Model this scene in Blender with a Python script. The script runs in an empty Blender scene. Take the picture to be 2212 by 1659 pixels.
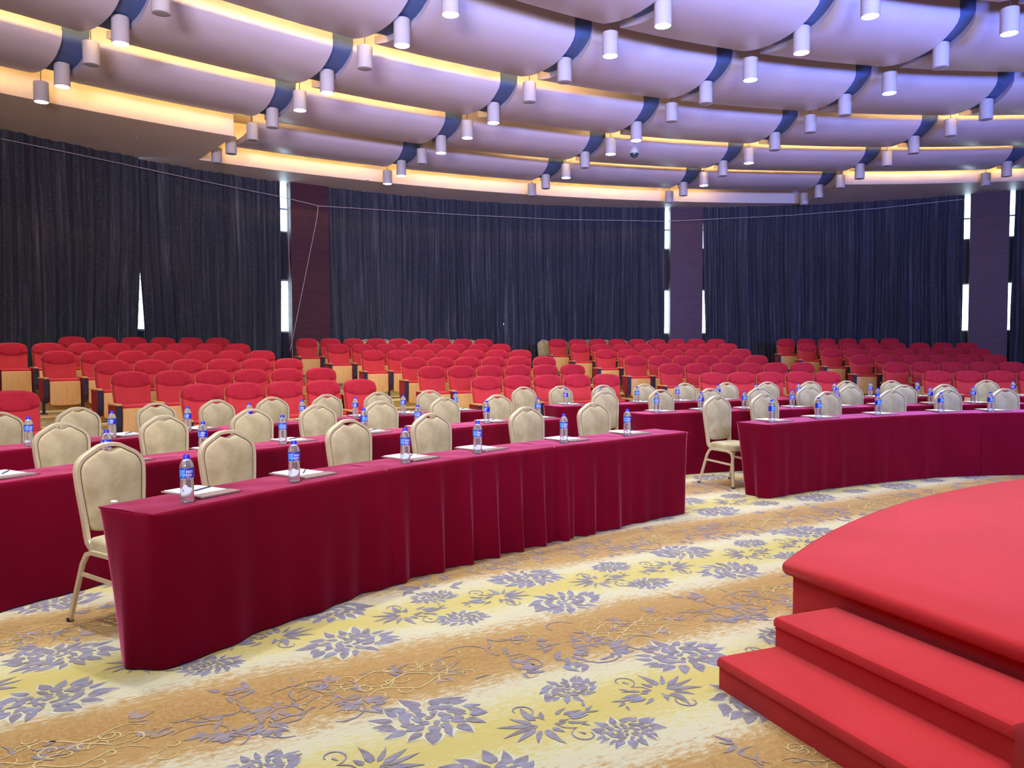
import bpy, math, random
from math import sin, cos, pi, radians, degrees, hypot, atan2, sqrt
from mathutils import Vector, Matrix, noise
random.seed(7)
scn = bpy.context.scene
COL = scn.collection

# ------------------------------------------------------------------ camera
CAM_H = 1.5
PITCH = math.atan((829.5 - 758.53) / 1690.0)
cam_data = bpy.data.cameras.new('camera')
cam_data.sensor_fit = 'HORIZONTAL'
cam_data.sensor_width = 36.0
cam_data.lens = 1690.0 / 2212.0 * 36.0
cam_data.clip_start = 0.05
cam_data.clip_end = 200
cam = bpy.data.objects.new('camera', cam_data)
cam.matrix_world = Matrix.Translation((0, 0, CAM_H)) @ Matrix.Rotation(pi / 2 - PITCH, 4, 'X') @ Matrix.Rotation(-0.0038, 4, 'Z')
COL.objects.link(cam)
scn.camera = cam

# ------------------------------------------------------------------ world, view, large lights
world = bpy.data.worlds.new('daylight')
scn.world = world
world.use_nodes = True
bg = world.node_tree.nodes['Background']
bg.inputs[0].default_value = (0.62, 0.86, 1.0, 1)
bg.inputs[1].default_value = 8.5
scn.view_settings.view_transform = 'Standard'
scn.view_settings.look = 'None'
scn.view_settings.gamma = 1
scn.view_settings.exposure = -0.25
scn.view_settings.use_curve_mapping = False
cy = scn.cycles
cy.use_denoising = True
cy.max_bounces = 7
cy.diffuse_bounces = 4
cy.glossy_bounces = 3
cy.transmission_bounces = 6
cy.transparent_max_bounces = 8
cy.adaptive_threshold = 0.02
cy.caustics_reflective = False
cy.caustics_refractive = False
cy.sample_clamp_indirect = 4.0


def area_light(name, loc, target, sx, sy, power, col, spread=180):
    l = bpy.data.lights.new(name, 'AREA')
    l.shape = 'RECTANGLE'
    l.size = sx
    l.size_y = sy
    l.energy = power
    l.color = col
    l.spread = radians(spread)
    o = bpy.data.objects.new(name, l)
    o.location = loc
    o.rotation_euler = (Vector(target) - Vector(loc)).to_track_quat('-Z', 'Y').to_euler()
    COL.objects.link(o)
    return o


# unseen area lights added for fill and tint, standing in for stage lighting
area_light('added_fill_light', (1.0, -3.5, 6.0), (1.0, 4.5, 0.6), 9, 2.0, 60, (1.0, 0.95, 0.93))  # added soft fill from above and behind the camera, no truss there
area_light('added_blue_tint_light', (7.5, -2.0, 2.6), (8.0, 9.0, 7.6), 2.5, 1.0, 1300, (0.18, 0.28, 1.0), 88)  # added out of view to tint ceiling and curtains blue
area_light('added_uplight', (-2.0, -3.0, 3.0), (-3.0, 14.0, 7.0), 3.0, 1.2, 470, (0.92, 0.80, 0.96), 74)  # added out of view to brighten ceiling, soffit and curtains
area_light('added_uplight', (2.5, -3.5, 3.0), (3.0, 16.0, 6.8), 3.0, 1.2, 420, (0.50, 0.56, 1.0), 70)  # second added uplight, bluer, for the ceiling's tint

# ------------------------------------------------------------------ room constants
C0 = (8.27, -1.823)        # centre of seating and table arcs
K0 = (10.0, -3.35)         # centre of ceiling rings
W0 = (5.587, 7.397)        # centre of the round hall
RW = 19.2                  # curtain line radius
ZS = 6.27                  # soffit height


def polar(o, r, deg, z=None):
    t = radians(deg)
    if z is None:
        return (o[0] + r * sin(t), o[1] + r * cos(t))
    return (o[0] + r * sin(t), o[1] + r * cos(t), z)


def interp(x, tab):
    if x <= tab[0][0]:
        return tab[0][1]
    for (a, b), (c, d) in zip(tab, tab[1:]):
        if x <= c:
            return b + (d - b) * (x - a) / (c - a)
    return tab[-1][1]


# ------------------------------------------------------------------ materials
class NT:
    def __init__(s, name):
        s.m = bpy.data.materials.new(name)
        s.m.use_nodes = True
        s.t = s.m.node_tree
        s.b = s.t.nodes['Principled BSDF']
        s.out = s.t.nodes['Material Output']

    def n(s, typ, ins=None, **kw):
        nd = s.t.nodes.new(typ)
        for k, v in kw.items():
            setattr(nd, k, v)
        if ins:
            for k, v in ins.items():
                s.put(nd.inputs[k], v)
        return nd

    def put(s, sock, v):
        if isinstance(v, bpy.types.NodeSocket):
            s.t.links.new(v, sock)
        else:
            if isinstance(v, (tuple, list)) and len(v) == 3 and sock.type == 'RGBA':
                v = tuple(v) + (1,)
            sock.default_value = v

    def set(s, **kw):
        for k, v in kw.items():
            s.put(s.b.inputs[k.replace('_', ' ')], v)
        return s

    def obj(s):
        return s.n('ShaderNodeTexCoord').outputs['Object']

    def math(s, op, a, b=0.0, c=None, clamp=False):
        nd = s.n('ShaderNodeMath', operation=op, use_clamp=clamp)
        s.put(nd.inputs[0], a)
        s.put(nd.inputs[1], b)
        if c is not None:
            s.put(nd.inputs[2], c)
        return nd.outputs[0]

    def noise(s, scale, detail=3, rough=0.5, vec=None, dist=0.0):
        nd = s.n('ShaderNodeTexNoise')
        nd.inputs['Scale'].default_value = scale
        nd.inputs['Detail'].default_value = detail
        nd.inputs['Roughness'].default_value = rough
        nd.inputs['Distortion'].default_value = dist
        if vec is not None:
            s.put(nd.inputs['Vector'], vec)
        return nd.outputs['Fac']

    def ramp(s, fac, stops, interp='LINEAR'):
        nd = s.n('ShaderNodeValToRGB')
        s.put(nd.inputs[0], fac)
        cr = nd.color_ramp
        cr.interpolation = interp
        while len(cr.elements) < len(stops):
            cr.elements.new(0.5)
        for e, (p, c) in zip(cr.elements, stops):
            e.position = p
            e.color = tuple(c) + (1,) if len(c) == 3 else c
        return nd.outputs[0]

    def mix(s, f, a, b, mode='MIX'):
        nd = s.n('ShaderNodeMix', data_type='RGBA', blend_type=mode)
        s.put(nd.inputs[0], f)
        s.put(nd.inputs[6], a)
        s.put(nd.inputs[7], b)
        return nd.outputs[2]

    def bump(s, h, strength=0.3, dist=0.01):
        nd = s.n('ShaderNodeBump')
        nd.inputs['Strength'].default_value = strength
        nd.inputs['Distance'].default_value = dist
        s.put(nd.inputs['Height'], h)
        s.put(s.b.inputs['Normal'], nd.outputs[0])


def simple(name, col, rough=0.6, metal=0.0, var=0.12, scale=30.0, sheen=0.0, bump=0.0, bscale=200.0, spec=0.5):
    m = NT(name)
    v = m.noise(scale, 3, 0.5, m.obj())
    d = tuple(c * (1 - var) for c in col)
    l = tuple(min(1, c * (1 + var)) for c in col)
    m.set(Base_Color=m.ramp(v, [(0.3, d), (0.7, l)]), Roughness=rough, Metallic=metal)
    m.b.inputs['Specular IOR Level'].default_value = spec
    if sheen:
        m.b.inputs['Sheen Weight'].default_value = sheen
        m.b.inputs['Sheen Roughness'].default_value = 0.45
        m.b.inputs['Sheen Tint'].default_value = tuple(min(1, c * 2 + .1) for c in col) + (1,)
    if bump:
        m.bump(m.noise(bscale, 2, 0.6, m.obj()), bump, 0.004)
    return m.m


M = {}
M['ceiling_paint'] = simple('ceiling_paint', (0.52, 0.48, 0.60), 0.34, var=0.03, scale=1.5)
M['soffit_paint'] = simple('soffit_paint', (0.66, 0.59, 0.60), 0.5, var=0.03, scale=1.2)
M['cove_paint'] = simple('cove_paint', (0.80, 0.74, 0.68), 0.6, var=0.02, scale=1.2)
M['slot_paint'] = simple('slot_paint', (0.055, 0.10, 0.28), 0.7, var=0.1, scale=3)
M['void_paint'] = simple('void_paint', (0.20, 0.17, 0.18), 0.8, var=0.05, scale=1)
M['wall_paint'] = simple('wall_paint', (0.16, 0.10, 0.10), 0.6, var=0.05, scale=2)
M['frame_dark'] = simple('frame_dark', (0.03, 0.03, 0.05), 0.5)
M['window_frame'] = simple('window_frame', (0.45, 0.50, 0.55), 0.5)
M['lamp_white'] = simple('lamp_white', (0.55, 0.52, 0.56), 0.35, var=0.02)
M['lamp_dark'] = simple('lamp_dark', (0.30, 0.28, 0.34), 0.5, var=0.05)
M['rod'] = simple('rod', (0.10, 0.08, 0.08), 0.5)
M['gold'] = simple('gold_metal', (0.74, 0.62, 0.38), 0.34, 0.35, var=0.05, scale=10)
M['rubber'] = simple('rubber', (0.03, 0.03, 0.03), 0.8)
M['armpad'] = simple('armrest_pad_plastic', (0.022, 0.024, 0.055), 0.55, var=0.2)
M['wood'] = None
M['leather'] = simple('folder_leather', (0.30, 0.19, 0.16), 0.45, var=0.12, scale=40, bump=0.1)
M['paper'] = simple('paper', (0.86, 0.88, 0.95), 0.7, var=0.01)
M['pen'] = simple('pen_plastic', (0.05, 0.05, 0.09), 0.3)
M['cap'] = simple('bottle_cap', (0.02, 0.03, 0.72), 0.35, var=0.05)
M['cable'] = simple('cable', (0.50, 0.44, 0.50), 0.6)


def wood():
    m = NT('light_wood')
    mp = m.n('ShaderNodeMapping', {'Vector': m.obj(), 'Scale': (14, 14, 1.5)})
    f = m.noise(2.0, 4, 0.6, mp.outputs[0], 0.8)
    m.set(Base_Color=m.ramp(f, [(0.3, (0.70, 0.40, 0.13)), (0.7, (0.82, 0.50, 0.19))]), Roughness=0.42)
    return m.m


M['wood'] = wood()


def darkwood():
    m = NT('dark_wood_veneer')
    mp = m.n('ShaderNodeMapping', {'Vector': m.obj(), 'Scale': (1.5, 1.5, 9)})
    f = m.noise(1.6, 4, 0.6, mp.outputs[0], 0.6)
    m.set(Base_Color=m.ramp(f, [(0.3, (0.045, 0.010, 0.022)), (0.7, (0.078, 0.018, 0.032))]), Roughness=0.5)
    return m.m


M['darkwood'] = darkwood()


def seat_fabric(name, a, b):
    m = NT(name)
    o = m.obj()
    f = m.noise(5, 3, 0.6, o)
    g = m.noise(160, 2, 0.5, o)
    c = m.ramp(f, [(0.3, a), (0.72, b)])
    c = m.mix(m.math('MULTIPLY', g, 0.35), c, tuple(x * 0.55 for x in a))
    m.set(Base_Color=c, Roughness=0.85)
    m.b.inputs['Sheen Weight'].default_value = 0.45
    m.b.inputs['Sheen Roughness'].default_value = 0.4
    m.b.inputs['Sheen Tint'].default_value = (1.0, 0.25, 0.28, 1)
    m.b.inputs['Specular IOR Level'].default_value = 0.15
    m.bump(g, 0.15, 0.003)
    return m.m


M['seat_red'] = seat_fabric('seat_red', (0.60, 0.040, 0.048), (0.70, 0.058, 0.066))
M['seat_head'] = seat_fabric('seat_headrest_red', (0.44, 0.016, 0.036), (0.56, 0.028, 0.050))
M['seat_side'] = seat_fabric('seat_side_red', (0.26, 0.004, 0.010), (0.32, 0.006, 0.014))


def beige_fabric():
    m = NT('beige_velvet')
    o = m.obj()
    mp = m.n('ShaderNodeMapping', {'Vector': o, 'Scale': (3, 3, 3)})
    f = m.noise(1.6, 3, 0.6, mp.outputs[0], 0.6)
    g = m.noise(260, 2, 0.6, o)
    c = m.ramp(f, [(0.32, (0.34, 0.27, 0.135)), (0.68, (0.54, 0.46, 0.26))])
    c = m.mix(m.math('MULTIPLY', g, 0.25), c, (0.25, 0.18, 0.09))
    m.set(Base_Color=c, Roughness=0.8)
    m.b.inputs['Sheen Weight'].default_value = 0.5
    m.b.inputs['Sheen Roughness'].default_value = 0.4
    m.b.inputs['Sheen Tint'].default_value = (0.95, 0.85, 0.6, 1)
    m.b.inputs['Specular IOR Level'].default_value = 0.2
    m.bump(g, 0.12, 0.003)
    return m.m


M['beige'] = beige_fabric()


def velvet(name, a, b, sheen, tint):
    m = NT(name)
    o = m.obj()
    f = m.noise(1.2, 3, 0.6, o, 0.6)
    g = m.noise(400, 2, 0.6, o)
    c = m.ramp(f, [(0.3, a), (0.7, b)])
    m.set(Base_Color=c, Roughness=0.9)
    m.b.inputs['Sheen Weight'].default_value = sheen
    m.b.inputs['Sheen Roughness'].default_value = 0.32
    m.b.inputs['Sheen Tint'].default_value = tint + (1,)
    m.b.inputs['Specular IOR Level'].default_value = 0.05
    m.bump(g, 0.1, 0.002)
    return m.m


M['cloth'] = velvet('crimson_velvet', (0.135, 0.0012, 0.011), (0.18, 0.0016, 0.016), 1.0, (1.0, 0.22, 0.40))


def curtain_mat():
    m = NT('charcoal_curtain')
    o = m.obj()
    mp = m.n('ShaderNodeMapping', {'Vector': o, 'Scale': (1, 1, 0.035)})
    f = m.noise(9, 4, 0.75, mp.outputs[0])
    g = m.noise(20, 4, 0.75, o)
    c = m.ramp(f, [(0.36, (0.020, 0.024, 0.040)), (0.56, (0.040, 0.046, 0.070)), (0.70, (0.125, 0.125, 0.150))])
    c = m.mix(m.math('MULTIPLY', m.math('GREATER_THAN', g, 0.55), 0.35), c, (0.095, 0.098, 0.125))
    m.set(Base_Color=c, Roughness=0.85)
    m.b.inputs['Sheen Weight'].default_value = 0.2
    m.b.inputs['Sheen Roughness'].default_value = 0.3
    m.b.inputs['Sheen Tint'].default_value = (0.55, 0.6, 0.75, 1)
    m.bump(g, 0.25, 0.012)
    return m.m


M['curtain'] = curtain_mat()


def stage_mat():
    m = NT('red_stage_carpet')
    o = m.obj()
    f = m.noise(1.1, 3, 0.6, o, 0.8)
    g = m.noise(240, 2, 0.7, o)
    c = m.ramp(f, [(0.3, (0.50, 0.022, 0.024)), (0.7, (0.60, 0.034, 0.038))])
    c = m.mix(m.math('MULTIPLY', g, 0.4), c, (0.42, 0.010, 0.012))
    m.set(Base_Color=c, Roughness=0.95)
    m.b.inputs['Sheen Weight'].default_value = 0.6
    m.b.inputs['Sheen Roughness'].default_value = 0.5
    m.b.inputs['Sheen Tint'].default_value = (1, 0.32, 0.30, 1)
    m.b.inputs['Specular IOR Level'].default_value = 0.05
    m.bump(g, 0.35, 0.006)
    return m.m


M['stage'] = stage_mat()


def emis(name, col, strength):
    m = NT(name)
    m.set(Base_Color=(0.8, 0.8, 0.8), Emission_Color=col, Emission_Strength=strength)
    return m.m


M['led_warm'] = emis('cove_led', (1.0, 0.61, 0.19), 260.0)
M['led_soft'] = emis('soffit_cove_led', (1.0, 0.58, 0.15), 240.0)
M['lens_lit'] = emis('lamp_lens_lit', (0.92, 1.0, 0.95), 40.0)
M['lens_blue'] = emis('lamp_lens_cold', (0.62, 0.80, 1.0), 60.0)


def glass_thin():
    m = NT('window_glass')
    tr = m.n('ShaderNodeBsdfTransparent')
    gl = m.n('ShaderNodeBsdfGlossy')
    gl.inputs['Roughness'].default_value = 0.05
    mx = m.n('ShaderNodeMixShader', {0: 0.06})
    m.t.links.new(tr.outputs[0], mx.inputs[1])
    m.t.links.new(gl.outputs[0], mx.inputs[2])
    m.t.links.new(mx.outputs[0], m.out.inputs[0])
    return m.m


M['glass'] = glass_thin()


def water_mat():
    m = NT('clear_bottle')
    m.set(Base_Color=(0.93, 0.94, 1.0), Roughness=0.06, Transmission_Weight=0.86, IOR=1.25)
    m.b.inputs['Coat Weight'].default_value = 0.3
    return m.m


M['water'] = water_mat()


def label_mat():
    m = NT('bottle_label')
    sp = m.n('ShaderNodeSeparateXYZ', {0: m.obj()})
    x, y, z = sp.outputs
    ang = m.math('ARCTAN2', y, x)
    # cyan picture patch and white lettering block, both repeated on the two faces
    a2 = m.math('MULTIPLY', ang, 1.0)
    nz = m.noise(120, 3, 0.6, m.obj())

    def box(v, lo, hi):
        return m.math('MULTIPLY', m.math('GREATER_THAN', v, lo), m.math('LESS_THAN', v, hi))
    pic = m.math('MULTIPLY', box(a2, -1.9, -0.95), box(z, 0.128, 0.166))
    pic = m.math('MULTIPLY', pic, m.math('GREATER_THAN', nz, 0.44))
    l1 = m.math('MULTIPLY', box(a2, -0.75, 0.25), box(z, 0.150, 0.163))
    l2 = m.math('MULTIPLY', box(a2, -0.90, 0.1), box(z, 0.134, 0.146))
    l3 = m.math('MULTIPLY', box(a2, -0.70, -0.1), box(z, 0.127, 0.131))
    ch = m.math('GREATER_THAN', m.math('SINE', m.math('MULTIPLY', a2, 26.0)), -0.55)
    nz2 = m.math('GREATER_THAN', m.noise(420, 2, 0.5, m.obj()), 0.44)
    wh = m.math('MULTIPLY', m.math('MULTIPLY', m.math('ADD', m.math('ADD', l1, l2), l3), ch), nz2)
    c = m.mix(pic, (0.010, 0.025, 0.55), (0.10, 0.42, 0.95))
    c = m.mix(wh, c, (0.85, 0.88, 0.95))
    m.set(Base_Color=c, Roughness=0.35)
    return m.m


M['label'] = label_mat()

AX, AY = 0.873, 0.487       # direction of the carpet's bands


def carpet_mat(petal=False):
    m = NT('carpet_petal' if petal else 'banded_carpet')
    o = m.obj()
    sp = m.n('ShaderNodeSeparateXYZ', {0: o})
    x, y = sp.outputs[0], sp.outputs[1]
    b = m.math('ADD', m.math('MULTIPLY', x, -AY), m.math('MULTIPLY', y, AX))
    a = m.math('ADD', m.math('MULTIPLY', x, AX), m.math('MULTIPLY', y, AY))
    cv = m.n('ShaderNodeCombineXYZ', {0: m.math('MULTIPLY', a, 0.35), 1: b, 2: 0.0}).outputs[0]
    b = m.math('ADD', b, m.math('MULTIPLY', sp.outputs[2], 0.9))
    cv = m.n('ShaderNodeCombineXYZ', {0: m.math('MULTIPLY', a, 0.35), 1: b, 2: 0.0}).outputs[0]
    wob = m.math('MULTIPLY', m.math('SUBTRACT', m.noise(2.2, 3, 0.6, cv), 0.5), 0.20)
    grit = m.math('MULTIPLY', m.math('SUBTRACT', m.noise(46, 5, 0.85, cv), 0.5), 0.62)
    fr = m.math('FRACT', m.math('ADD', m.math('DIVIDE', m.math('SUBTRACT', b, 2.64), 1.51), 20.5))
    d = m.math('ABSOLUTE', m.math('SUBTRACT', fr, 0.5))        # 0 yellow centre .. 0.5 brown centre
    d = m.math('ADD', d, wob)
    d2 = m.math('ADD', d, grit)
    col = m.ramp(d2, [(0.0, (0.52, 0.41, 0.115)), (0.09, (0.54, 0.44, 0.15)), (0.16, (0.56, 0.50, 0.28)),
                      (0.22, (0.57, 0.52, 0.36)), (0.27, (0.52, 0.41, 0.23)), (0.33, (0.41, 0.24, 0.078)),
                      (0.50, (0.33, 0.17, 0.046))])
    # paler pile tips in the brown band
    br = m.math('MULTIPLY', m.math('SUBTRACT', d, 0.30), 8.0, clamp=True)
    tip = m.math('GREATER_THAN', m.noise(48, 4, 0.8, o, 0.6), 0.53)
    col = m.mix(m.math('MULTIPLY', m.math('MULTIPLY', br, tip), 0.60), col, (0.46, 0.29, 0.11))
    pile = m.noise(420, 2, 0.6, o)
    if petal:
        wear = m.math('MULTIPLY', m.math('GREATER_THAN', m.noise(42, 4, 0.8, cv), 0.49), m.math('ADD', m.math('MULTIPLY', br, 0.70), 0.14))
        st = m.noise(26, 3, 0.6, cv)
        pc = m.ramp(st, [(0.38, (0.17, 0.14, 0.17)), (0.62, (0.235, 0.225, 0.32))])
        col = m.mix(wear, pc, col)
    col = m.mix(m.math('MULTIPLY', pile, 0.18), col, (0.30, 0.20, 0.10))
    m.set(Base_Color=col, Roughness=0.95)
    m.b.inputs['Specular IOR Level'].default_value = 0.05
    m.b.inputs['Sheen Weight'].default_value = 0.1
    m.bump(pile, 0.25, 0.004)
    return m.m


M['carpet'] = carpet_mat()
M['petal'] = carpet_mat(True)
M['cream_line'] = simple('carpet_cream_line', (0.52, 0.38, 0.17), 0.95, var=0.15, scale=60, spec=0.05)
M['cream_edge'] = simple('carpet_cream_edge', (0.56, 0.51, 0.34), 0.95, var=0.1, scale=60, spec=0.05)


# ------------------------------------------------------------------ mesh builder
class MB:
    def __init__(s):
        s.v = []
        s.f = []
        s.mi = []

    def add(s, vs, fs, mi=0):
        o = len(s.v)
        s.v += [tuple(p) for p in vs]
        s.f += [tuple(i + o for i in f) for f in fs]
        s.mi += [mi] * len(fs)
        return s

    def box(s, c, d, mi=0, rz=0.0):
        x, y, z = (k / 2 for k in d)
        P = []
        for sz in (-1, 1):
            for sx, sy in ((-1, -1), (1, -1), (1, 1), (-1, 1)):
                px, py = sx * x, sy * y
                P.append((c[0] + px * cos(rz) - py * sin(rz), c[1] + px * sin(rz) + py * cos(rz), c[2] + sz * z))
        return s.add(P, [(3, 2, 1, 0), (4, 5, 6, 7), (0, 1, 5, 4), (1, 2, 6, 5), (2, 3, 7, 6), (3, 0, 4, 7)], mi)

    def rings(s, rings, cap=True, closed=True, mi=0):
        n = len(rings[0])
        vs = [p for r in rings for p in r]
        fs = []
        for i in range(len(rings) - 1):
            for j in range(n if closed else n - 1):
                k = (j + 1) % n
                fs.append((i * n + j, i * n + k, (i + 1) * n + k, (i + 1) * n + j))
        if cap:
            fs.append(tuple(reversed(range(n))))
            fs.append(tuple((len(rings) - 1) * n + j for j in range(n)))
        return s.add(vs, fs, mi)

    def tube(s, pts, prof, up=(0, 0, 1), mi=0, cap=True, closed=False):
        """sweep a 2-D profile [(a,b)..] (or a radius) along pts"""
        if not isinstance(prof, list):
            r = prof
            prof = [(r * cos(2 * pi * k / 8), r * sin(2 * pi * k / 8)) for k in range(8)]
        P = [Vector(p) for p in pts]
        R = []
        n = len(P)
        for i, p in enumerate(P):
            if closed:
                t = (P[(i + 1) % n] - P[i - 1]).normalized()
            else:
                t = (P[min(i + 1, n - 1)] - P[max(i - 1, 0)]).normalized()
            u = Vector(up)
            a = t.cross(u)
            if a.length < 1e-4:
                a = t.cross(Vector((0, 1, 0)))
            a.normalize()
            b = a.cross(t).normalized()
            R.append([tuple(p + a * x + b * y) for x, y in prof])
        if closed:
            R.append(R[0])
            cap = False
        return s.rings(R, cap=cap, mi=mi)

    def lathe(s, prof, n=20, c=(0, 0), mi=0):
        R = [[(c[0] + r * cos(2 * pi * k / n), c[1] + r * sin(2 * pi * k / n), z) for k in range(n)] for r, z in prof]
        return s.rings(R, cap=True, mi=mi)

    def map(s, fn):
        s.v = [fn(*p) for p in s.v]
        return s

    def build(s, name, mats, parent=None, smooth=False, **props):
        me = bpy.data.meshes.new(name)
        me.from_pydata(s.v, [], s.f)
        if not isinstance(mats, (list, tuple)):
            mats = [mats]
        for m in mats:
            me.materials.append(m)
        if len(mats) > 1:
            me.polygons.foreach_set('material_index', s.mi)
        if smooth:
            me.polygons.foreach_set('use_smooth', [True] * len(me.polygons))
            me.set_sharp_from_angle(angle=radians(smooth if smooth is not True else 45))
        me.update()
        o = bpy.data.objects.new(name, me)
        COL.objects.link(o)
        if parent:
            o.parent = parent
        for k, v in props.items():
            o[k] = v
        return o


def tag(o, label, cat, group=None, kind=None):
    o['label'] = label
    o['category'] = cat
    if group:
        o['group'] = group
    if kind:
        o['kind'] = kind
    return o


def thing(name, loc=(0, 0, 0), rz=0.0):
    o = bpy.data.objects.new(name, None)
    o.empty_display_size = 0.2
    o.location = loc
    o.rotation_euler = (0, 0, rz)
    COL.objects.link(o)
    return o


KIDS = {}


def kids(o):
    if o.name not in KIDS:
        KIDS[o.name] = list(o.children)
    return KIDS[o.name]


def dup(o, parent=None):
    c = o.copy()
    COL.objects.link(c)
    if parent:
        c.parent = parent
    for ch in kids(o):
        dup(ch, c)
    return c


ORD = ['first', 'second', 'third', 'fourth', 'fifth', 'sixth', 'seventh', 'eighth', 'ninth', 'tenth', 'eleventh', 'twelfth']


def pillow(out, y0, y1, rnd=0.02, bulge=0.0, steps=3):
    """closed outline in x,z extruded along y (y0 front, y1 back), rounded edges on the front and back"""
    cx = sum(p[0] for p in out) / len(out)
    cz = sum(p[1] for p in out) / len(out)

    def inset(d):
        n = len(out)
        r = []
        for i in range(n):
            ax, az = out[i - 1]
            bx, bz = out[(i + 1) % n]
            tx, tz = bx - ax, bz - az
            L = hypot(tx, tz) or 1
            nx, nz = -tz / L, tx / L
            if nx * (cx - out[i][0]) + nz * (cz - out[i][1]) < 0:
                nx, nz = -nx, -nz
            r.append((out[i][0] + nx * d, out[i][1] + nz * d))
        return r
    R = []
    if bulge:
        for k in (0.25, 0.5, 0.78):
            R.append([(cx + (x - cx) * k, y0 - bulge * (1 - k * k), cz + (z - cz) * k) for x, z in out])
    for i in range(steps + 1):
        a = i / steps * pi / 2
        R.append([(x, y0 + rnd * (1 - cos(a)), z) for x, z in inset(rnd * (1 - sin(a)))])
    R2 = []
    for i in range(steps + 1):
        a = i / steps * pi / 2
        R2.append([(x, y1 - rnd * (1 - cos(a)), z) for x, z in inset(rnd * (1 - cos(a)))])
    return R + R2


def rounded(pts, r, n=4):
    """round the corners of a polygon [(x,z)..]; r may be a list"""
    out = []
    m = len(pts)
    for i in range(m):
        p0, p1, p2 = Vector(pts[i - 1]), Vector(pts[i]), Vector(pts[(i + 1) % m])
        rr = r[i] if isinstance(r, list) else r
        a = (p0 - p1)
        b = (p2 - p1)
        d = min(rr, a.length * 0.49, b.length * 0.49)
        if d < 1e-4:
            out.append(tuple(p1))
            continue
        s, e = p1 + a.normalized() * d, p1 + b.normalized() * d
        for k in range(n + 1):
            t = k / n
            q = s * (1 - t) ** 2 + p1 * 2 * t * (1 - t) + e * t * t
            out.append(tuple(q))
    return out


# ================================================================== THE SETTING
def arc_band(o, r0, r1, t0, t1, z0, z1, n):
    """solid curved wall between radii, angles (deg) and heights"""
    R = []
    for i in range(n + 1):
        t = t0 + (t1 - t0) * i / n
        R.append([polar(o, r0, t, z0), polar(o, r1, t, z0), polar(o, r1, t, z1), polar(o, r0, t, z1)])
    return R


RO = 19.85
# ---- floor: round carpeted floor with the woven flowers, one mesh
fl = MB()
ring = [polar(W0, RO + 0.2, 360 * k / 96, 0.0) for k in range(96)]
fl.add(ring + [(p[0], p[1], -0.15) for p in ring], [tuple(reversed(range(96)))] + [tuple(96 + k for k in range(96))] +
       [(k, (k + 1) % 96, 96 + (k + 1) % 96, 96 + k) for k in range(96)], 0)
Z1, Z2 = 0.0006, 0.0016
PZ = 0


def ab(a, b):
    return (a * AX - b * AY, a * AY + b * AX)


def poly(pts, mi, z):
    global PZ
    PZ = (PZ + 1) % 61
    P = [ab(*p) + (z + PZ * 1.1e-5,) for p in pts]
    ar = sum(P[i - 1][0] * P[i][1] - P[i][0] * P[i - 1][1] for i in range(len(P)))
    if ar < 0:
        P.reverse()
    fl.add(P, [tuple(range(len(P)))], mi)


def petal(ca, cb, ang, L, w, bend=0.0, mi=1, z=Z2, tip=0.6):
    up, dn = [], []
    for k in range(7):
        t = k / 6
        ww = w * (sin(pi * min(1, t ** tip)) ** 0.9 if 0 < t < 1 else 0)
        x = L * t
        y = bend * L * t * t
        up.append((x, y + ww / 2))
        dn.append((x, y - ww / 2))
    pts = up + list(reversed(dn[1:-1]))
    c, s_ = cos(ang), sin(ang)
    poly([(ca + x * c - y * s_, cb + x * s_ + y * c) for x, y in pts], mi, z)


def ribbon(pts, w, mi=1, z=Z2):
    n = len(pts)
    for i in range(n - 1):
        (x0, y0), (x1, y1) = pts[i], pts[i + 1]
        L = hypot(x1 - x0, y1 - y0) or 1
        nx, ny = -(y1 - y0) / L, (x1 - x0) / L
        w0 = w * (0.35 + 0.65 * sin(pi * min(1, (i + .2) / (n - .6))))
        w1 = w * (0.35 + 0.65 * sin(pi * min(1, (i + 1.2) / (n - .6))))
        poly([(x0 + nx * w0 / 2, y0 + ny * w0 / 2), (x0 - nx * w0 / 2, y0 - ny * w0 / 2),
              (x1 - nx * w1 / 2, y1 - ny * w1 / 2), (x1 + nx * w1 / 2, y1 + ny * w1 / 2)], mi, z)


def curl(ca, cb, r, a0, turn, w, mi=1, n=12, shrink=0.45):
    pts = []
    for k in range(n + 1):
        t = k / n
        rr = r * (1 - shrink * t)
        a = a0 + turn * t
        pts.append((ca + rr * cos(a), cb + rr * sin(a)))
    ribbon(pts, w, mi)


def chrys(a, b, s, flip, rnd):
    for ringr, cnt, L, w in ((0.60, 18, 0.44, 0.25), (0.36, 14, 0.34, 0.21), (0.16, 9, 0.24, 0.17)):
        off = rnd.random()
        for k in range(cnt):
            t = 2 * pi * (k + off) / cnt + rnd.uniform(-.06, .06)
            q = rnd.uniform(.72, 1.12)
            ex, ey = cos(t) * ringr * s * 1.16, sin(t) * ringr * s * 0.80
            dr = atan2(ey * .8, ex) + 0.42 * flip * (1 if ringr > .5 else 1.9) + rnd.uniform(-.25, .25)
            bd = rnd.uniform(-.45, .45)
            if ringr > .5 and rnd.random() < .75:
                petal(a + ex, b + ey, dr, L * s * q * 1.04, w * s * q * 1.45, bd, 3, Z1)
            petal(a + ex, b + ey, dr, L * s * q, w * s * q * rnd.uniform(.75, 1.1), bd)
    petal(a - .12 * s, b, 0.3, .24 * s, .12 * s)


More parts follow.
